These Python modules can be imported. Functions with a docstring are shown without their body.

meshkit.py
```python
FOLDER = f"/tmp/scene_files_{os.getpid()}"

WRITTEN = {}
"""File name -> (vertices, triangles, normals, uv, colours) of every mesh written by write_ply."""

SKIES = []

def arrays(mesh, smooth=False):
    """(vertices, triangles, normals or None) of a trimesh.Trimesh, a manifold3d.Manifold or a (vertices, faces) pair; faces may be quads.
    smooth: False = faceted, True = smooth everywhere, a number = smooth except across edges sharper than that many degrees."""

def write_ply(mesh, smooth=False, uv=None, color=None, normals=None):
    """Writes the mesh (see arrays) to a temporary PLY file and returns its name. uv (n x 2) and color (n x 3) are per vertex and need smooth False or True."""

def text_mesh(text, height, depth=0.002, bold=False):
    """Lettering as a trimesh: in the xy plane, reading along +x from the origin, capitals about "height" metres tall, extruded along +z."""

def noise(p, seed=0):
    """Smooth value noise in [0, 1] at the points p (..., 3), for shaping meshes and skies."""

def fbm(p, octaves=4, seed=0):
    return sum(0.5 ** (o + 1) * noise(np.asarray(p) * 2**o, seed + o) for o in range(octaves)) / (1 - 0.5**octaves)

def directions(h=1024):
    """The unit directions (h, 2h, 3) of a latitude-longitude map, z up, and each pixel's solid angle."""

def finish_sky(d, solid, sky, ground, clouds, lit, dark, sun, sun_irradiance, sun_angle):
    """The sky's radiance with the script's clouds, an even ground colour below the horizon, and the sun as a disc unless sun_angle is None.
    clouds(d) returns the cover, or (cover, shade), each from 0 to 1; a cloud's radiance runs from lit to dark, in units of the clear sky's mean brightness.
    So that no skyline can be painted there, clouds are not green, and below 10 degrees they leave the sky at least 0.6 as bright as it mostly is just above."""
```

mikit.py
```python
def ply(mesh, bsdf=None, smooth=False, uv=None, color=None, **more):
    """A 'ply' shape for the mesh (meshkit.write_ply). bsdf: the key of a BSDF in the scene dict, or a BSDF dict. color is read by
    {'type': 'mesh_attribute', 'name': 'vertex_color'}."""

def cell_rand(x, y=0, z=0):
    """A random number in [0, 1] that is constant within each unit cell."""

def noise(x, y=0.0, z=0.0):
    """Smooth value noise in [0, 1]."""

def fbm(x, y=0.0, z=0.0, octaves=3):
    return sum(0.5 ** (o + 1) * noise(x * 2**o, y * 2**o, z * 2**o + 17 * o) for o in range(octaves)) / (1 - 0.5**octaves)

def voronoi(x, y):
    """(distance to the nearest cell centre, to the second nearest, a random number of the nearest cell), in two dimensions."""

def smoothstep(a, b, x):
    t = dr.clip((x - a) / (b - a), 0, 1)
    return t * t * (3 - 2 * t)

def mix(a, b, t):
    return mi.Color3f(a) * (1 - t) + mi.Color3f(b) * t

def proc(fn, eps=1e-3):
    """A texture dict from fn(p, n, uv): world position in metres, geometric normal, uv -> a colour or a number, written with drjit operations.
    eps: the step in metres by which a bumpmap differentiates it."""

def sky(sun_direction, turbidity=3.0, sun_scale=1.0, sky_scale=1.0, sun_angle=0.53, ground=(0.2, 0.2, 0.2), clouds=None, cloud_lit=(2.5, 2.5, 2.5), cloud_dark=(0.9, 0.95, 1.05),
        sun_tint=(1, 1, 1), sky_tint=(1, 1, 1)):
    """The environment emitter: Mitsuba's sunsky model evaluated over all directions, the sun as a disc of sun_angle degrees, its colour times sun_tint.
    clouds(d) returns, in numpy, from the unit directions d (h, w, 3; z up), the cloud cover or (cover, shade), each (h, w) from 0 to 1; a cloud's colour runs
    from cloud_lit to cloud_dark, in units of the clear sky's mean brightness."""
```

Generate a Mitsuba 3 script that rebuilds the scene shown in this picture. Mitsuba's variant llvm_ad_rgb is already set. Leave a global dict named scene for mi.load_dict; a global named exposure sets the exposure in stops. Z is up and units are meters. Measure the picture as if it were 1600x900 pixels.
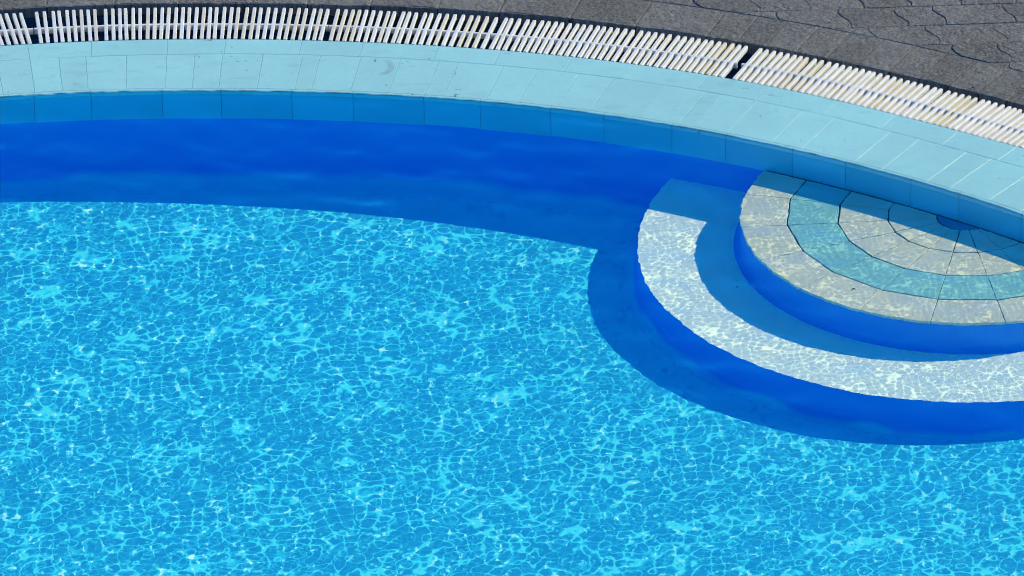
import math, random
import numpy as np
import trimesh
import shapely.geometry as sg
from shapely.ops import unary_union
from scipy.spatial import Delaunay
import drjit as dr
import mitsuba as mi
import mikit
from mikit import proc, noise, fbm, smoothstep, mix

random.seed(5)
rng = np.random.default_rng(11)
T = mi.ScalarTransform4f
scene, labels = {}, {}

# ------------------------------------------------------------------ camera, sky, exposure
CAM_D, CAM_E, CAM_ROLL = 28.1, 0.486218, -0.012147
fwd = np.array([0, math.cos(CAM_E), -math.sin(CAM_E)])
up0 = np.array([0, math.sin(CAM_E), math.cos(CAM_E)])
upv = -math.sin(CAM_ROLL) * np.array([1.0, 0, 0]) + math.cos(CAM_ROLL) * up0
eye = -fwd * CAM_D
scene['camera'] = {'type': 'perspective', 'fov_axis': 'x', 'fov': math.degrees(2 * math.atan(800 / 11252.1)),
                   'near_clip': 0.5, 'far_clip': 2000.0,
                   'to_world': T().look_at(origin=eye.tolist(), target=[0, 0, 0], up=upv.tolist())}
SUN = (1.478, 0.6405, 1.0)
scene['sky_light'] = mikit.sky(SUN, turbidity=3, sky_scale=1.0, sun_tint=(1.0, 1.07, 0.90), sky_tint=(0.03, 0.93, 1.92), ground=(0.12, 0.12, 0.12))
exposure = 1.57

# ------------------------------------------------------------------ plan of the pool (metres)
O = np.array([-1.32143, -3.46809])                       # centre of the curved edge
POLY = dict(
    lip=([-11.874232905991214, 22.467778519705618, -13.262941464215952, 1.543827433924402, 0.7283579940087839, -0.10718395329266228, 5.242449690012138], -.148, .692),
    groove=([17.074694224828917, -23.032987442214917, 10.553905278649145, -2.3905689228904916, 0.4173241784708686, -0.018483719475899846, 5.585233250237744], -.119, .650),
    gin=([8.099359693415561, -3.0658755283212487, -4.187675255901757, 1.4733043394661127, 0.38744154543681614, -0.08814535904465434, 5.726137953909695], -.140, .634),
    gout=([26.119256413353416, -23.54327827949977, 1.6182087660888174, 1.656744155811226, 0.27343215067241794, -0.08869756210805052, 6.031913502882105], -.136, .593),
    deck=([-42.313714603017296, 65.68530826343516, -31.805415771038408, 3.1484727101493433, 1.0227244154308095, -0.10874455606561641, 6.06906410123366], -.135, .600))
TH0, TH1 = -1.0, 1.25                                     # the arc as far as it is built


def rad(name, th):
    """Radius of one of the pool's edge lines; outside the arc in view it runs on as a circle."""
    p, a, b = POLY[name]
    return np.polyval(p, np.clip(th, a, b))


def at(th, r):
    th, r = np.broadcast_arrays(np.asarray(th, float), np.asarray(r, float))
    return np.stack([O[0] + r * np.sin(th), O[1] + r * np.cos(th)], -1)


def n1(x, seed=0):
    """Smooth one-dimensional noise in [-1, 1]."""
    x = np.asarray(x, float) + 1000.0
    i = np.floor(x).astype(int)
    t = x - i
    t = t * t * (3 - 2 * t)
    h = lambda k: np.modf(np.abs(np.sin(k * 12.9898 + seed * 78.233) * 43758.5453))[0]
    return 2 * (h(i) * (1 - t) + h(i + 1) * t) - 1


Z1, Z2, ZF = -0.1197, -0.2454, -0.3835                    # upper tread, lower tread, floor
C = np.array([1.8153, 0.7860])                            # centre of the half round steps
R_STEP1, R_STEP2 = 0.900, 1.3127
DZ = 0.002                                                # top of the deck

# ------------------------------------------------------------------ materials
wr = np.random.default_rng(5)


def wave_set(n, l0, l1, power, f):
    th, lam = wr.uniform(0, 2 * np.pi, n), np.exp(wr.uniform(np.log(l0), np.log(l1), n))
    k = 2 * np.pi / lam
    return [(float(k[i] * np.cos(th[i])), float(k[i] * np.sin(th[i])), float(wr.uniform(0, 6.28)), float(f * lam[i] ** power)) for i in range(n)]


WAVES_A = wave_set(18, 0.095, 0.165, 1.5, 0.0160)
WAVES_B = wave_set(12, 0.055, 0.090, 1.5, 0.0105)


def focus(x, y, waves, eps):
    """How strongly small crossing waves would focus light at a point: thin bright curves on a calm ground."""
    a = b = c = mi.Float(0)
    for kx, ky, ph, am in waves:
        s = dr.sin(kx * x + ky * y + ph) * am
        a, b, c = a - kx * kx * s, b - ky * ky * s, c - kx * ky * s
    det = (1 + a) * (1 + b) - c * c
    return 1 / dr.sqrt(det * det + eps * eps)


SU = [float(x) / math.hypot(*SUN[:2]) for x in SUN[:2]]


def caustic_normals(base_deg, peak_deg, scale, seed, rough=1.0, blobs=0.0, fine=1.0):
    """Caustic light net put into tangent-space normals: its lines lean sunward, the rest away."""
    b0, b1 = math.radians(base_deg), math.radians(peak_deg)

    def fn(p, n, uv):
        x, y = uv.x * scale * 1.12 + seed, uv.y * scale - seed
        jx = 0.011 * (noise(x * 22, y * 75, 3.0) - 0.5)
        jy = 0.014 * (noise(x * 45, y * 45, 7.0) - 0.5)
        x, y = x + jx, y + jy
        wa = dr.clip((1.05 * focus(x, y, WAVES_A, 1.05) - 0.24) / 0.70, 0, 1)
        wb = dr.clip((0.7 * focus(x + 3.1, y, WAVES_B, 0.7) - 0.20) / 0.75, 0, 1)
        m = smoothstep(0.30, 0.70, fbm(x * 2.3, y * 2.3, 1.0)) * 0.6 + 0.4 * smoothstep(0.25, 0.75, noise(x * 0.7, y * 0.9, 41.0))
        blob = blobs * smoothstep(0.72, 0.88, noise(x * 60, y * 48, 21.0)) if blobs else mi.Float(0)  # spots leaned to glint white, like the brightest caustic points
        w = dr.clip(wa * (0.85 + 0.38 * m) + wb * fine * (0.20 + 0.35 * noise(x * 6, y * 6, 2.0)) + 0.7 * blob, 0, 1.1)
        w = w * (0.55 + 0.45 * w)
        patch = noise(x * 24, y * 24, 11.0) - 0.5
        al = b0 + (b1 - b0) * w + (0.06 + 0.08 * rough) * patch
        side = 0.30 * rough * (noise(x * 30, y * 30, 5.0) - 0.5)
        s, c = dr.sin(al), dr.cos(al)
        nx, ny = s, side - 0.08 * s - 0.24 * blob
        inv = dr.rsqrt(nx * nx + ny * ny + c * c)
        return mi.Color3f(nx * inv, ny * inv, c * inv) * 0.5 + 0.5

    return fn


def rgb(*c):
    return {'type': 'rgb', 'value': list(c)}


def mat(name, color, rough=0.5, spec=0.4, normal=None, bump=None, bump_scale=1.0):
    b = {'type': 'principled', 'base_color': color if isinstance(color, dict) else rgb(*color), 'roughness': rough, 'specular': spec}
    if normal is not None:
        b = {'type': 'normalmap', 'normalmap': proc(normal), 'bsdf': b}
    if bump is not None:
        b = {'type': 'bumpmap', 'scale': bump_scale, 'texture': proc(bump), 'bsdf': b}
    scene[name] = {'type': 'twosided', 'bsdf': b}


def paint(c, amount=0.12, s=3.0, seed=0.0):
    """A paint colour, faintly mottled."""
    def fn(p, n, uv):
        m = fbm(p.x * s + seed, p.y * s, p.z * s, octaves=4) - 0.5
        return mi.Color3f(*c) * (1 + amount * 2 * m)
    return proc(fn)


FLOOR_C = (0.026, 0.68, 0.90)
mat('floor_paint', paint(FLOOR_C, 0.05), 0.35, 0.5, normal=caustic_normals(-19, 36, 0.98, 0.0, 0.28, 0.9))
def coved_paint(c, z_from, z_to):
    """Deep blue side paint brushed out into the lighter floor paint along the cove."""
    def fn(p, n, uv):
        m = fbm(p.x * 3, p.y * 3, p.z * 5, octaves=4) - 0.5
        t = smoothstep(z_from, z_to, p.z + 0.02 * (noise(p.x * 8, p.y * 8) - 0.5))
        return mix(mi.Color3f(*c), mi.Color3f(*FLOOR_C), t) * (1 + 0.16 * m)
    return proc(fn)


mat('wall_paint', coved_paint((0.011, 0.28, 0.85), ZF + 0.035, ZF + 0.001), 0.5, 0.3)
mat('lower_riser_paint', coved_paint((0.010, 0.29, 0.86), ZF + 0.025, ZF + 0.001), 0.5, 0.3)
mat('riser_paint', paint((0.008, 0.33, 0.88), 0.08), 0.5, 0.3)
mat('tread_paint', paint((0.76, 1.0, 0.85), 0.03), 0.45, 0.5, normal=caustic_normals(-11, 35, 1.8, 4.7, 0.15, 0.0, 0.8))
tile_caustics = caustic_normals(-9, 27, 2.1, 9.2, 0.12, 0.0, 0.7)  # net of focused sunlight put into the step tile normals
mat('beige_tile', paint((0.66, 0.74, 0.53), 0.06, 9.0), 0.4, 0.5, normal=tile_caustics)
mat('teal_tile', paint((0.25, 0.62, 0.55), 0.08, 9.0, 2.0), 0.4, 0.5, normal=tile_caustics)
mat('blue_tile', (0.04, 0.22, 0.42), 0.4, 0.5)
mat('dark_grout', (0.012, 0.030, 0.040), 0.9, 0.1)


def coping_color(c):
    def fn(p, n, uv):
        m = fbm(p.x * 4, p.y * 4, 0.0, octaves=4) - 0.5
        f = fbm(p.x * 70, p.y * 70, 3.0, octaves=2) - 0.5
        col = mi.Color3f(*c) * (1 + 0.14 * m + 0.07 * f)
        # a crescent shaped stain that a wet bucket left
        dx, dy = p.x + 0.575, p.y - 1.975
        r, a = dr.sqrt(dx * dx + dy * dy), dr.atan2(dy, dx)
        ring = smoothstep(0.020, 0.006, dr.abs(r - 0.085)) * smoothstep(1.15, 0.6, dr.abs(a + 0.15)) * (0.5 + 0.8 * noise(p.x * 60, p.y * 60))
        scuff = smoothstep(0.66, 0.78, fbm(p.x * 9 + 4, p.y * 26, 8.0, octaves=3)) * 0.16
        specks = smoothstep(0.93, 0.97, noise(p.x * 45, p.y * 45, 13.0)) * smoothstep(0.5, 0.7, noise(p.x * 4, p.y * 4, 17.0)) * 0.6
        col = mix(col, mi.Color3f(0.10, 0.16, 0.16), specks)
        return mix(mix(col, mi.Color3f(0.22, 0.33, 0.30), dr.clip(ring * 0.55, 0, 1)), mi.Color3f(0.20, 0.42, 0.50), scuff)
    return proc(fn)


for k, g in enumerate((1.0, 0.982, 1.015)):
    mat(f'coping_tile_{k}', coping_color((0.38 * g, 0.74 * g, 0.72 * g)), 0.35, 0.5)
for k, g in enumerate((1.0, 0.94)):
    mat(f'wall_tile_{k}', paint((0.06 * g, 0.57 * g, 0.76 * g), 0.10, 5.0, k), 0.4, 0.4)
mat('pale_grout', paint((0.19, 0.36, 0.37), 0.35, 6.0), 0.9, 0.1)
mat('blue_grout', (0.03, 0.26, 0.52), 0.9, 0.1)


def deck_color(g):
    def fn(p, n, uv):
        m = fbm(p.x * 5, p.y * 5, 1.0, octaves=4) - 0.5
        f = noise(p.x * 190, p.y * 190, 2.0) - 0.5
        f2 = noise(p.x * 130, p.y * 85, 6.0) - 0.5
        sp = smoothstep(0.86, 0.95, noise(p.x * 130, p.y * 130, 9.0))
        v = g * (1 + 0.40 * m + 0.70 * f + 0.50 * f2)
        return mix(mi.Color3f(v * 1.05, v * 1.02, v * 0.92), mi.Color3f(0.26, 0.27, 0.27), sp * 0.45)
    return proc(fn)


def deck_bump(p, n, uv):
    return fbm(p.x * 60, p.y * 60, 0.0, octaves=3) * 0.006 + noise(p.x * 210, p.y * 210, 4.0) * 0.0018


for k, g in enumerate((0.176, 0.160, 0.188)):
    mat(f'deck_stone_{k}', deck_color(g), 0.85, 0.2, bump=deck_bump)
mat('deck_mortar', deck_color(0.150), 0.9, 0.2)
for k, c in enumerate(((0.84, 0.82, 0.74), (0.79, 0.74, 0.60), (0.86, 0.85, 0.80))):
    mat(f'grate_plastic_{k}', paint(c, 0.10, 30.0, k), 0.45, 0.4)
mat('grate_web', paint((0.62, 0.58, 0.44), 0.3, 25.0), 0.6, 0.3)
def channel_color(p, n, uv):
    silt = smoothstep(0.42, 0.62, fbm(p.x * 2.2, p.y * 2.2, 3.0)) * (0.6 + 0.4 * noise(p.x * 25, p.y * 25, p.z * 25))
    return mix(mi.Color3f(0.012, 0.085, 0.19), mi.Color3f(0.070, 0.058, 0.042), dr.clip(silt, 0, 1))


mat('channel_paint', proc(channel_color), 0.7, 0.3)
mat('leaf_brown', (0.02, 0.017, 0.013), 0.8, 0.2)
scene['water_surface'] = {'type': 'thindielectric', 'int_ior': 1.27, 'ext_ior': 1.0}

# ------------------------------------------------------------------ helpers


def numbered(name):
    if name not in scene and name not in labels:
        return name
    k = 1
    while f'{name}_{k:03d}' in scene or f'{name}_{k:03d}' in labels:
        k += 1
    return f'{name}_{k:03d}'


def xyuv(v):
    v = np.asarray(v)
    return np.stack([v[:, 0] + 0.3 * v[:, 2], v[:, 1] + 0.7 * v[:, 2]], 1)


def add(name, vf, bsdf, smooth=False, uv=True):
    key = numbered(name)
    v, f = np.asarray(vf[0], float), np.asarray(vf[1], int)
    if f.shape[1] == 4:
        f = np.vstack([f[:, [0, 1, 2]], f[:, [0, 2, 3]]])
    if smooth is True or smooth is False:
        scene[key] = mikit.ply((v, f), bsdf, smooth=smooth, uv=xyuv(v) if uv else None)
    else:
        scene[key] = mikit.ply((v, f), bsdf, smooth=smooth)
    return key


def thing(name, label, category, group=None):
    key = numbered(name)
    labels[key] = {'label': label, 'category': category}
    if group:
        labels[key]['group'] = group
    return key


def tag(key, label, category=None, kind=None):
    labels[key] = {'label': label}
    if category:
        labels[key]['category'] = category
    if kind:
        labels[key]['kind'] = kind


def prism(poly, z, depth, bevel=0.0015, z_tilt=None):
    """A slab with the outline poly (n x 2, counter-clockwise), its top edge bevelled."""
    p = np.asarray(poly, float)
    n = len(p)
    c = p.mean(0)
    d = c - p
    q = p + d / np.maximum(np.linalg.norm(d, axis=1, keepdims=True), 1e-9) * bevel * 1.4
    tz = np.zeros(n) if z_tilt is None else z_tilt(p)
    cz = 0.0 if z_tilt is None else float(z_tilt(c[None])[0])
    v = np.vstack([np.c_[p, np.full(n, z - depth)], np.c_[p, z - bevel + tz], np.c_[q, z + tz], [[*c, z + cz]]])
    i = np.arange(n)
    j = (i + 1) % n
    f = np.vstack([np.c_[i, j, j + n], np.c_[i, j + n, i + n], np.c_[i + n, j + n, j + 2 * n], np.c_[i + n, j + 2 * n, i + 2 * n], np.c_[i + 2 * n, j + 2 * n, np.full(n, 3 * n)]])
    return v, f


def grid_sheet(rows):
    """A quad mesh from rows of points (m x n x 3)."""
    g = np.asarray(rows, float)
    m, n = g.shape[:2]
    i, j = np.meshgrid(np.arange(m - 1), np.arange(n - 1), indexing='ij')
    a = i * n + j
    return g.reshape(-1, 3), np.stack([a, a + 1, a + n + 1, a + n], -1).reshape(-1, 4)


def arc_tile(t0, t1, r0, r1, z, depth, seg, gap=0.0018, bevel=0.0005):
    """A tile between two arcs; r0 and r1 are functions of the angle."""
    mid = 0.5 * (float(r0(np.array(t0))) + float(r1(np.array(t0))))
    g = gap / 2 / mid
    th = np.linspace(t0 + g, t1 - g, seg + 1)
    a, b = at(th, r0(th) + gap / 2), at(th, r1(th) - gap / 2)
    e = bevel
    ai = at(th + np.linspace(1, -1, seg + 1) * e / mid, r0(th) + gap / 2 + e)
    bi = at(th + np.linspace(1, -1, seg + 1) * e / mid, r1(th) - gap / 2 - e)
    rows = [np.c_[a, np.full(seg + 1, z - depth)], np.c_[a, np.full(seg + 1, z - e)], np.c_[ai, np.full(seg + 1, z)],
            np.c_[bi, np.full(seg + 1, z)], np.c_[b, np.full(seg + 1, z - e)], np.c_[b, np.full(seg + 1, z - depth)]]
    v, f = grid_sheet(rows)
    f = f[:, ::-1]
    n = seg + 1
    ends = []
    for k in (0, seg):
        ids = [r * n + k for r in range(6)]
        ends += [[ids[0], ids[1], ids[4], ids[5]], [ids[1], ids[2], ids[3], ids[4]]]
    return v, np.vstack([f, np.array(ends)])


def sweep(profile, th):
    """Rows of a profile [(radius function, z), ...] swept along the angles th."""
    return grid_sheet([np.c_[at(th, r(th)), np.full(len(th), z)] for r, z in profile])


def off(name, d):
    return lambda th: rad(name, th) + d


ARC = np.concatenate([np.linspace(TH0, -0.2, 60)[:-1], np.linspace(-0.2, 0.75, 300), np.linspace(0.75, TH1, 40)[1:]])

# ------------------------------------------------------------------ ground and deck
YB, XL, XR = -7.0, float(at(TH0, rad('deck', TH0))[0]), float(at(TH1, rad('deck', TH1))[0])


def outline(name, d=0.0, drop=0.0):
    """The pool outline: the arc line of that name, closed by straight sides that the photograph does not show."""
    pts = at(ARC, rad(name, ARC) + d)
    k = rad(name, 0.0) + d - rad('lip', 0.0)
    return sg.Polygon(np.vstack([[[pts[0, 0], YB - k]], pts, [[pts[-1, 0], YB - k]]]))


def triangulated(poly, z, hole=None, step=None):
    v, f = trimesh.creation.triangulate_polygon(poly, engine='earcut')
    return np.c_[v, np.full(len(v), z)], f


deck_hole = outline('deck', 0.004)
big = sg.Polygon([(-300, -300), (300, -300), (300, 300), (-300, 300)])
key = add('ground', triangulated(big.difference(sg.Polygon([(-6.5, -9), (6.2, -9), (6.2, 4.4), (-6.5, 4.4)])), DZ - 0.004), 'deck_mortar')
tag(key, 'dark grey concrete ground around the pool deck', kind='structure')
key = add('pool_deck', triangulated(sg.Polygon([(-6.5, -9), (6.2, -9), (6.2, 4.4), (-6.5, 4.4)]).difference(deck_hole), DZ - 0.0020), 'deck_mortar')
tag(key, 'dark grey stamped concrete deck around the pool, rough grained and jointed', kind='structure')

R_BORDER = 6.337


def deck_edge(th):
    """The ragged inner edge of the deck."""
    return rad('deck', th) + 0.006 * n1(th * 6.1 / 0.09, 1) + 0.004 * n1(th * 6.1 / 0.03, 2)


b_joints = [-0.46, -0.415, -0.371, -0.325, -0.282, -0.238, -0.19, -0.148, -0.103, -0.056, -0.012, 0.034, 0.078, 0.122, 0.169, 0.212, 0.262, 0.309, 0.3605, 0.3830, 0.4035, 0.4260, 0.4485, 0.4725, 0.4955, 0.519, 0.541, 0.564, 0.586, 0.61, 0.632, 0.655, 0.68, 0.705, 0.73]
for k, (t0, t1) in enumerate(zip(b_joints, b_joints[1:])):
    v, f = arc_tile(t0, t1, deck_edge, lambda th: R_BORDER + 0.006 * n1(th * 6.3 / 0.25, 4), DZ + 0.0012 * float(n1(k * 1.7, 3)), 0.05, 14, gap=0.0065, bevel=0.0028)
    add('pool_deck__border_stone', (v, f), f'deck_stone_{(k * 7) % 3}')

outer = sg.Polygon(np.vstack([at(np.linspace(-0.42, 0.75, 90), R_BORDER + 0.004), [[6, 1.2], [6, 5], [-6, 5], [-6, 1.6]]]))
row_h, y0 = 0.186, 1.555
ROWS = [(2, [1.64, 1.885, 2.075, 2.30]), (3, [1.33, 1.55, 1.79, 2.07, 2.29]), (4, [0.75, 0.96, 1.167, 1.43, 1.665, 1.83, 2.12, 2.34]), (5, [0.82, 1.05, 1.27, 1.49, 1.688, 1.90, 2.13, 2.34])]
for r in range(8):
    ya, yb = y0 + r * row_h, y0 + (r + 1) * row_h
    xs = dict(ROWS).get(r)
    if xs is None:
        xs = list(np.cumsum(rng.uniform(0.175, 0.255, 20)) - 1.6)
    else:
        xs = list(xs[0] - np.cumsum(rng.uniform(0.175, 0.255, 12))[::-1]) + list(xs) + list(xs[-1] + np.cumsum(rng.uniform(0.175, 0.255, 3)))
    sides = []
    for x in xs:   # each crooked short side is shared by two stones
        kink, ph = rng.uniform(0.008, 0.017), rng.uniform(-0.4, 0.4)
        sides.append([(x - 0.045 * t + kink * math.sin(2 * math.pi * t + ph) + rng.uniform(-.003, .003), ya + t * row_h) for t in (1.0, 0.8, 0.6, 0.4, 0.2, 0.0)])
    for a, b in zip(sides, sides[1:]):
        # ring runs counter-clockwise: bottom edge, right side upwards, top edge, left side downwards
        g = 0.0018   # the short joints are wider than the long ones
        ring = [(x - g, y) for x, y in b[::-1]] + [(x + g, y) for x, y in a]
        ring = [(x, y + 0.05 * (x - 1.7)) for x, y in ring]
        pg = sg.Polygon(ring).buffer(-0.0014, join_style=2).intersection(outer)
        pg = max(getattr(pg, 'geoms', [pg]), key=lambda g: g.area)
        if pg.is_empty or pg.area < 0.002:
            continue
        p = np.array(sg.polygon.orient(pg.simplify(0.001)).exterior.coords)[:-1]
        tx, ty, tz = rng.uniform(-.008, .008), rng.uniform(-.008, .008), rng.uniform(-.0012, .0012)
        cc = p.mean(0)
        add('pool_deck__paving_stone', prism(p, DZ + 0.0005, 0.03, 0.0022, lambda q: tz + tx * (q[:, 0] - cc[0]) + ty * (q[:, 1] - cc[1])), f'deck_stone_{int(rng.integers(3))}')

# ------------------------------------------------------------------ drain channel
ZC = -0.15
v, f = sweep([(off('gin', 0.002), -0.012), (off('gin', 0.002), ZC), (off('deck', 0.012), ZC), (off('deck', 0.012), DZ - 0.0036)], ARC)
key = add('drain_channel', (v, f), 'channel_paint')
tag(key, 'dark blue painted overflow channel under the white grate', kind='structure')

# ------------------------------------------------------------------ coping
key = thing('pool_coping', 'curved pale turquoise tiled pool edge between the blue water and the white grate', 'coping')
v, f = sweep([(off('gin', 0.0015), -0.06), (off('gin', 0.0015), -0.0005), (off('lip', 0.004), -0.0005), (off('lip', 0.004), -0.019)], ARC)
add('pool_coping__grout_bed', (v, f), 'pale_grout')
strip = [-0.62, -0.57, -0.52, -0.47, -0.42, -0.365, -0.318, -0.27, -0.22, -0.172, -0.1204, -0.0743, -0.0183, 0.0242, 0.0801, 0.1252, 0.1807, 0.2267, 0.2802, 0.3257, 0.3827, 0.4287, 0.4841, 0.5307, 0.5822, 0.6289, 0.68, 0.73, 0.78, 0.83, 0.88, 0.93, 0.98, 1.03]
front = [-0.62, -0.59, -0.565, -0.54, -0.515, -0.49, -0.47, -0.445, -0.42, -0.391, -0.366, -0.34, -0.32, -0.291, -0.27, -0.243, -0.22, -0.193, -0.17, -0.145, -0.1204, -0.0989, -0.0789, -0.0488, -0.0186, 0.0025, 0.0232, 0.0534, 0.0831, 0.0963, 0.1269, 0.1567, 0.1856, 0.2004, 0.2346, 0.2603, 0.2919, 0.3184, 0.3597, 0.3904, 0.4037, 0.4312, 0.4687, 0.4943, 0.54, 0.5641, 0.6035, 0.624, 0.659, 0.6884, 0.7122, 0.74, 0.76, 0.79, 0.815, 0.84, 0.865, 0.89, 0.915, 0.94, 0.97, 1.0, 1.03]
wall_j = [-0.62, -0.57, -0.52, -0.47, -0.42, -0.366, -0.32, -0.27, -0.22, -0.17, -0.1214, -0.0769, -0.0211, 0.0252, 0.081, 0.1294, 0.1856, 0.2304, 0.2872, 0.3303, 0.3862, 0.4312, 0.4881, 0.5338, 0.5915, 0.6342, 0.6919, 0.74, 0.79, 0.84, 0.89, 0.94, 0.99, 1.03]
for k, (t0, t1) in enumerate(zip(strip, strip[1:])):
    add('pool_coping__strip_tile', arc_tile(t0, t1, off('groove', 0), off('gin', 0), 0.0006 + 0.0003 * float(n1(k * 2.3, 7)), 0.012, 7), f'coping_tile_{(k * 5) % 3}')
for k, (t0, t1) in enumerate(zip(front, front[1:])):
    add('pool_coping__edge_tile', arc_tile(t0, t1, off('lip', 0.021), off('groove', 0), 0.0006 + 0.0003 * float(n1(k * 1.9, 8)), 0.012, 5), f'coping_tile_{(k * 4 + k // 3) % 3}')
for k, (t0, t1) in enumerate(zip(wall_j, wall_j[1:])):   # the rounded nose under the edge
    g = 0.0011 / 5.2
    th = np.linspace(t0 + g, t1 - g, 26)
    a = np.linspace(0, math.pi / 2, 5)
    prof = [(off('lip', 0.0195), -0.010), (off('lip', 0.0195), 0.0005)] + [((lambda d: (lambda t: rad('lip', t) + d + 0.0028 * n1(t * 5.25 / 0.045, 61) + 0.0016 * n1(t * 5.25 / 0.02, 62)))(0.009 - 0.009 * math.sin(x)), -0.0085 + 0.009 * math.cos(x)) for x in a] + [(off('lip', 0.0), -0.018), (off('lip', 0.006), -0.018)]  # edge waver added to break up the shadow it casts on the floor
    add('pool_coping__nose_tile', sweep(prof, th), f'coping_tile_{(k * 2) % 3}', smooth=40)

# ------------------------------------------------------------------ pool wall
key = thing('pool_wall', 'blue curved pool side wall below the turquoise edge, tiled at the top', 'wall')
zb = -0.128
a = np.linspace(0, math.pi / 2, 12)
prof = [(off('lip', 0.0075), -0.0192), (off('lip', 0.0075), zb + 0.001), (off('lip', 0.004), zb)] + [(off('lip', 0.004 - 0.11 * (1 - math.cos(x))), ZF + 0.0003 + 0.11 * (1 - math.sin(x))) for x in a] + [(off('lip', 0.004 - 0.15), ZF + 0.0002)]
v, f = sweep(prof[:3], ARC)
add('pool_wall__grout_bed', (v, f), 'blue_grout')
v, f = sweep(prof[2:], ARC)
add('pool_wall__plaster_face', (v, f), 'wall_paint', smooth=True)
for k, (t0, t1) in enumerate(zip(wall_j, wall_j[1:])):
    g = 0.0009 / 5.2
    th = np.linspace(t0 + g, t1 - g, 8)
    w = 0.0006 * float(n1(k * 3.1, 5))
    zz = zb + 0.002 * float(n1(k * 1.3, 6))
    add('pool_wall__tile', sweep([(off('lip', 0.008), -0.0195), (off('lip', 0.0032 + w), -0.0195), (off('lip', 0.0022 + w), -0.021), (off('lip', 0.0022 + w), zz), (off('lip', 0.009), zz)], th), f'wall_tile_{(k * 3) % 2}')
# the sides that stand outside the photograph
pl = outline('lip', 0.0)
c0 = np.array(pl.exterior.coords)
q = np.array([at(TH0, rad('lip', TH0)), [c0[0, 0], YB], [c0[len(ARC) + 1, 0], YB], at(TH1, rad('lip', TH1))])
add('pool_wall__plain_side', grid_sheet([np.c_[q, np.full(4, DZ - 0.004)], np.c_[q, np.full(4, ZF - 0.02)]]), 'wall_paint')

# ------------------------------------------------------------------ pool floor
key = add('pool_floor', triangulated(outline('lip', 0.02), ZF), 'floor_paint')
tag(key, 'light blue pool floor with a bright net of sunlight shaped into its surface under the rippled water', kind='structure')

# ------------------------------------------------------------------ steps
ANG = np.linspace(math.radians(130), math.radians(330), 500)


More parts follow.
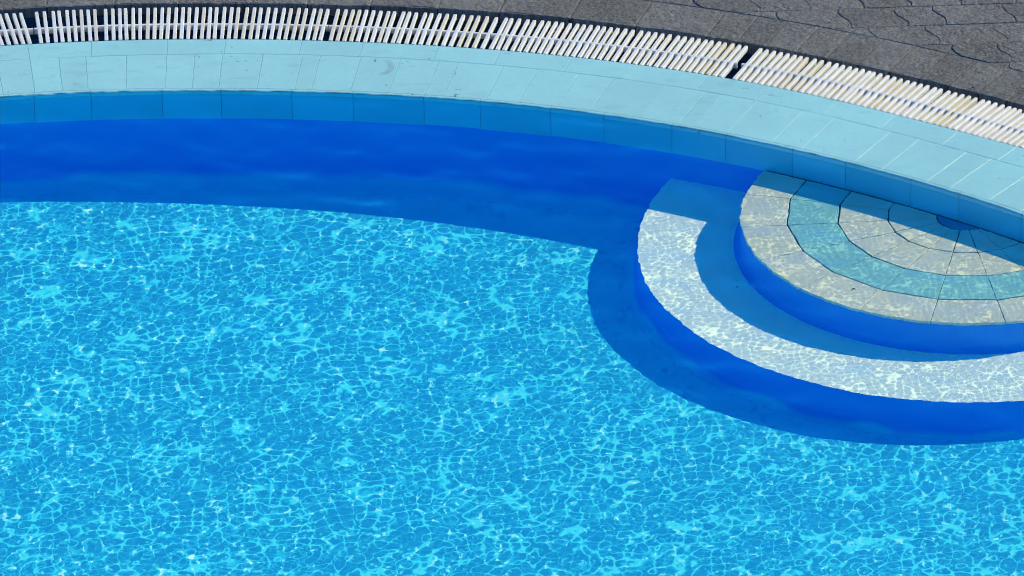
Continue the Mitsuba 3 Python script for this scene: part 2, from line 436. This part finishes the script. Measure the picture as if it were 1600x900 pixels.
def edge_r(R, seed, amp=0.0031):
    """Step outline with the wobble of water refraction put into its shape."""
    s = ANG * R
    return R + amp * n1(s / 0.030, seed) + 0.7 * amp * n1(s / 0.013, seed + 1) + 1.3 * amp * n1(s / 0.25, seed + 2)


lip_disc = sg.Polygon(np.vstack([at(ARC, rad('lip', ARC) + 0.0015), [O]]))


def polar(ang, r):
    return np.stack([C[0] + r * np.cos(ang), C[1] + r * np.sin(ang)], -1)


def step_poly(R, seed):
    return sg.Polygon(polar(ANG, edge_r(R, seed))).buffer(0)


def riser(R, seed, z0, z1, fil, inset=0.006):
    """A riser with a coved foot, under the uneven edge of a step."""
    r = edge_r(R, seed) - inset
    rs = R - inset
    a = np.linspace(0, math.pi / 2, 9)
    rows = [np.c_[polar(ANG, r), np.full(len(ANG), z0)], np.c_[polar(ANG, 0.5 * r + 0.5 * rs), np.full(len(ANG), z0 - 0.02)]]
    rows += [np.c_[polar(ANG, rs + fil * (1 - math.cos(x))), np.full(len(ANG), z1 + 0.0003 + fil * (1 - math.sin(x)))] for x in a]
    return grid_sheet(rows)


s1 = thing('pool_step', 'upper half round pool step with rings of beige and teal tiles', 'step')
v, f = riser(R_STEP1, 21, Z1 - 0.0035, Z2, 0.030)
add(s1 + '__riser', (v, f), 'riser_paint', smooth=True)
slab = step_poly(R_STEP1 - 0.006, 21).intersection(lip_disc.buffer(0.004))
slab = max(getattr(slab, 'geoms', [slab]), key=lambda g: g.area)
add(s1 + '__grout_bed', triangulated(slab, Z1 - 0.0035), 'dark_grout')
joints = [math.radians(x) for x in (128.5, 147.0, 165.4, 183.9, 202.7, 220.4, 239.4, 258.1, 276.8, 294.5, 312.5, 330.5)]
rings = [(0.111, 0.308, 'beige_tile', 'beige_tile'), (0.308, 0.508, 'beige_tile', 'beige_tile'), (0.508, 0.713, 'teal_tile', 'teal_tile'), (0.713, 0.0, 'beige_tile', 'beige_tile')]
outer1 = step_poly(R_STEP1, 21)
lip_in = lip_disc.buffer(-0.013)
nn = 0
for ri, (ra, rb, m, _) in enumerate(rings):
    for j0, j1 in zip(joints, joints[1:]):
        e = 0.0
        if rb:
            q = np.vstack([polar(np.array([j0, j1]), ra + 0.0016), polar(np.array([j1, j0]), rb - 0.0016)])
            pg = sg.Polygon(q)
        else:
            q = np.vstack([polar(np.array([j0, j1]), ra + 0.0016), polar(np.array([j1, j0]), 1.1)])
            pg = sg.Polygon(q).intersection(outer1)
        wob = 0.0016 + 0.0010 * float(n1(nn * 1.37, 31))
        pg = pg.buffer(-wob, join_style=2).intersection(lip_in)
        pg = max(getattr(pg, 'geoms', [pg]), key=lambda g: g.area)
        nn += 1
        if pg.is_empty or pg.area < 2e-4:
            continue
        p = np.array(sg.polygon.orient(pg.segmentize(0.035)).exterior.coords)[:-1]
        # chipped, slightly wavy edges
        p = p + 0.0018 * np.stack([n1(p[:, 1] * 60 + nn, 33), n1(p[:, 0] * 60 + nn, 34)], 1)
        add(f'{s1}__{"teal" if m == "teal_tile" else "beige"}_tile', prism(p, Z1 + 0.0004 * float(n1(nn * 2.1, 35)), 0.010, 0.0008), m)
hub = sg.Polygon(polar(np.linspace(0, 2 * math.pi, 40)[:-1], 0.106)).intersection(lip_in)
add(s1 + '__hub_tile', prism(np.array(sg.polygon.orient(hub).exterior.coords)[:-1], Z1, 0.010, 0.001), 'blue_tile')

s2 = thing('pool_step', 'lower half round pool step with a smooth pale painted tread under deeper water', 'step')
p2 = step_poly(R_STEP2, 51).intersection(lip_disc.buffer(0.003))
p2 = max(getattr(p2, 'geoms', [p2]), key=lambda g: g.area)
v, f = triangulated(p2, Z2)
add(s2 + '__tread', (v, f), 'tread_paint')
v, f = riser(R_STEP2, 51, Z2 - 0.0008, ZF, 0.055, inset=0.0012)
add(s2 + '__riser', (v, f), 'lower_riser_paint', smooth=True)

# ------------------------------------------------------------------ water
wp = outline('lip', 0.0045)
xs = np.concatenate([np.arange(-6, -2.6, 0.12), np.arange(-2.6, 2.6, 0.024), np.arange(2.6, 4.6, 0.12)])
ys = np.concatenate([np.arange(-7, -2.6, 0.12), np.arange(-2.6, 2.2, 0.024)])
gx, gy = np.meshgrid(xs, ys)
from shapely import contains_xy
gp = np.c_[gx.ravel(), gy.ravel()]
gp = gp[contains_xy(wp.buffer(-0.008), gp[:, 0], gp[:, 1])]
bp = np.array(wp.segmentize(0.05).exterior.coords)[:-1]
wpts = np.vstack([gp + 0.002 * rng.uniform(-1, 1, gp.shape), bp])
tri = Delaunay(wpts).simplices
cen = wpts[tri].mean(1)
tri = tri[contains_xy(wp, cen[:, 0], cen[:, 1])]
vv = wpts[tri]
ea, eb = vv[:, 1] - vv[:, 0], vv[:, 2] - vv[:, 0]
area = ea[:, 0] * eb[:, 1] - ea[:, 1] * eb[:, 0]
tri = np.where((area < 0)[:, None], tri[:, ::-1], tri)
hz = np.zeros(len(wpts))
w2 = np.random.default_rng(8)
for _ in range(16):
    lam = math.exp(w2.uniform(math.log(0.10), math.log(0.55)))
    th = w2.uniform(0, 2 * math.pi)
    hz += 0.0042 * lam * np.sin(2 * math.pi / lam * (wpts[:, 0] * math.cos(th) + wpts[:, 1] * math.sin(th)) + w2.uniform(0, 6.28))
key = add('water', (np.c_[wpts, -0.0115 + hz], tri), 'water_surface', smooth=True)
tag(key, 'clear rippled pool water, pale in the sun and deep blue in the shade', kind='structure')

# ------------------------------------------------------------------ grate


def slat_mesh(L, w0=0.0155, w1=0.0146, h=0.023):
    """One bar of the grate: chamfered on top, a little narrower below and at its outer end."""
    rows = []
    for y, s in ((0, 1.0), (L * 0.5, 1.0), (L - 0.004, w1 / w0), (L, w1 / w0 * 0.9)):
        w = w0 * s / 2
        c = 0.0016
        rows.append([(-w * 0.72, y, -h), (-w, y, -0.010), (-w, y, -c), (-w + c, y, 0), (w - c, y, 0), (w, y, -c), (w, y, -0.010), (w * 0.72, y, -h)])
    v, f = grid_sheet(rows)
    f = f[:, ::-1]
    caps = [[0, 1, 6, 7], [1, 2, 5, 6], [2, 3, 4, 5]]
    k = 24
    ends = caps + [[k + a for a in c[::-1]] for c in caps]
    return v, np.vstack([f, ends])


tips = [-1335, -1281, -1232, -1183, None, -1103, -1054, -996, -947, -898, -849, -800, -746, -702, None, -630, -577, -528, -483, -434, -385, -331, -282, -233, -188, -134, -85, -36, 13, 63, 112, 157, 211, 260, 309, 363, 417, 466, 516, 570, 624, 673, 727, 781, 835, 884, 929, None, 1006, 1055, 1105, 1155, 1204, 1258, 1308, 1358, 1403, None, 1461, 1502, 1561, 1615, 1665, 1719, 1773, 1832, 1886, 1945, 1999, 2058, None, 2121, 2185, 2234, 2284, 2343, 2393, 2442, 2493, 2543, 2588, 2643, 2693, 2743, 2793, 2843, 2888, 2938, 2989, 3040, 3095, 3156, 3207, 3258, 3309, 3360, 3415, 3466, 3521, 3567, 3618, 3664, 3715, 3761, 3812, 3863, 3914, None, 4019, 4070, 4122, 4174, 4221, 4273, 4320, 4371, 4423, 4480, 4533, 4586, 4638, 4691, 4738, 4793, 4843, 4882, 4927, 4982, 5031, 5086, 5136, 5191, 5241, 5291, 5346, 5396, 5451, 5506, 5560, 5615, 5664, 5718, 5767, 5821, 5870, 5923, 5966, 6012, 6063, 6112, 6163, 6212, 6262, 6310, 6362] + [6412 + 50 * k for k in range(24)]
tips = [-1385 - 50 * k for k in range(20, -1, -1)] + tips
sections, cur = [], []
for t in tips:
    if t is None:
        sections.append(cur)
        cur = []
    else:
        cur.append(t / 1e4)
sections.append(cur)
names = ['short white grate section at the far left end of the drain, its bars leaning left',
         'white grate section of nine upright bars, second from the left end of the drain',
         'long white grate section above the curve of the pool edge left of the crescent stain',
         'nine bar white grate section just above and right of the crescent stain',
         'white grate section of twelve bars left of the long middle section',
         'long middle white grate section ending at the widest gap in the drain',
         'white grate section right of the widest gap, running out past the right edge']
slat_variants = [mikit.ply(slat_mesh(0.300, w0), f'grate_plastic_{k}', smooth=False) for k, w0 in ((0, 0.0155), (1, 0.0152), (2, 0.0158))]
WEB = 0.475
for sec, nm in zip(sections, names):
    key = thing('drain_grate', nm, 'grate', 'white slatted grate sections along the pool')
    for t in sec:
        ri, ro = float(rad('gin', t)) + 0.003, float(rad('gout', t))
        p = at(t, ri)
        da = math.degrees(-t) + float(rng.normal(0, 0.35))
        if t < -0.115:
            da += 4.0
        k = int(rng.choice(3, p=[0.55, 0.15, 0.30])) if not 0.03 < t < 0.14 else int(rng.choice(3, p=[0.45, 0.45, 0.10]))
        d = dict(slat_variants[k])
        d['to_world'] = T().translate([float(p[0]), float(p[1]), 0.0025 + float(rng.normal(0, 0.0005))]).rotate([0, 0, 1], da).scale([1, (ro - ri) / 0.300 * float(1 + rng.normal(0, 0.004)), 1])
        scene[numbered(key + '__slat')] = d
    th = np.linspace(sec[0] - 0.0036, sec[-1] + 0.0036, 2 * len(sec))
    mid = lambda d: (lambda t: rad('gin', t) + WEB * (rad('gout', t) - rad('gin', t)) + d)
    add(key + '__cross_rod', sweep([(mid(-0.003), -0.024), (mid(-0.0075), -0.004), (mid(-0.0065), 0.0018), (mid(0.0065), 0.0018), (mid(0.0075), -0.004), (mid(0.003), -0.024)], th), 'grate_plastic_0')

# ------------------------------------------------------------------ small things
def leaf(name, x, y, z, L, w, a, label):
    t = np.linspace(0, 1, 6)
    cw = w / 2 * np.sin(math.pi * (0.08 + 0.84 * t))
    up = 0.004 * np.sin(math.pi * t)
    top = np.stack([np.c_[L * (t - .5), -cw, up], np.c_[L * (t - .5), 0 * t, up - 0.0012], np.c_[L * (t - .5), cw, up]])
    bot = top.copy()
    bot[..., 2] -= 0.0008
    va, fa = grid_sheet(top)
    vb, fb = grid_sheet(bot)
    v = np.vstack([va, vb]) @ np.array([[math.cos(a), math.sin(a), 0], [-math.sin(a), math.cos(a), 0], [0, 0, 1]]) + [x, y, z + 0.0012]
    k = add(name, (v, np.vstack([fa, fb[:, ::-1] + len(va)])), 'leaf_brown')
    tag(k, label, 'leaf')


leaf('dry_leaf', 0.895, 0.446, Z2, 0.012, 0.008, 0.4, 'tiny dark leaf scrap on the shaded tread of the lower step')
leaf('dry_leaf', 1.343, 0.176, Z1 + 0.001, 0.016, 0.007, 0.2, 'tiny dark leaf scrap on the beige outer tiles of the upper step')
leaf('dry_leaf', 1.904, 1.702, DZ + 0.002, 0.016, 0.009, -0.5, 'tiny dark leaf scrap on the grey deck right above the grate')
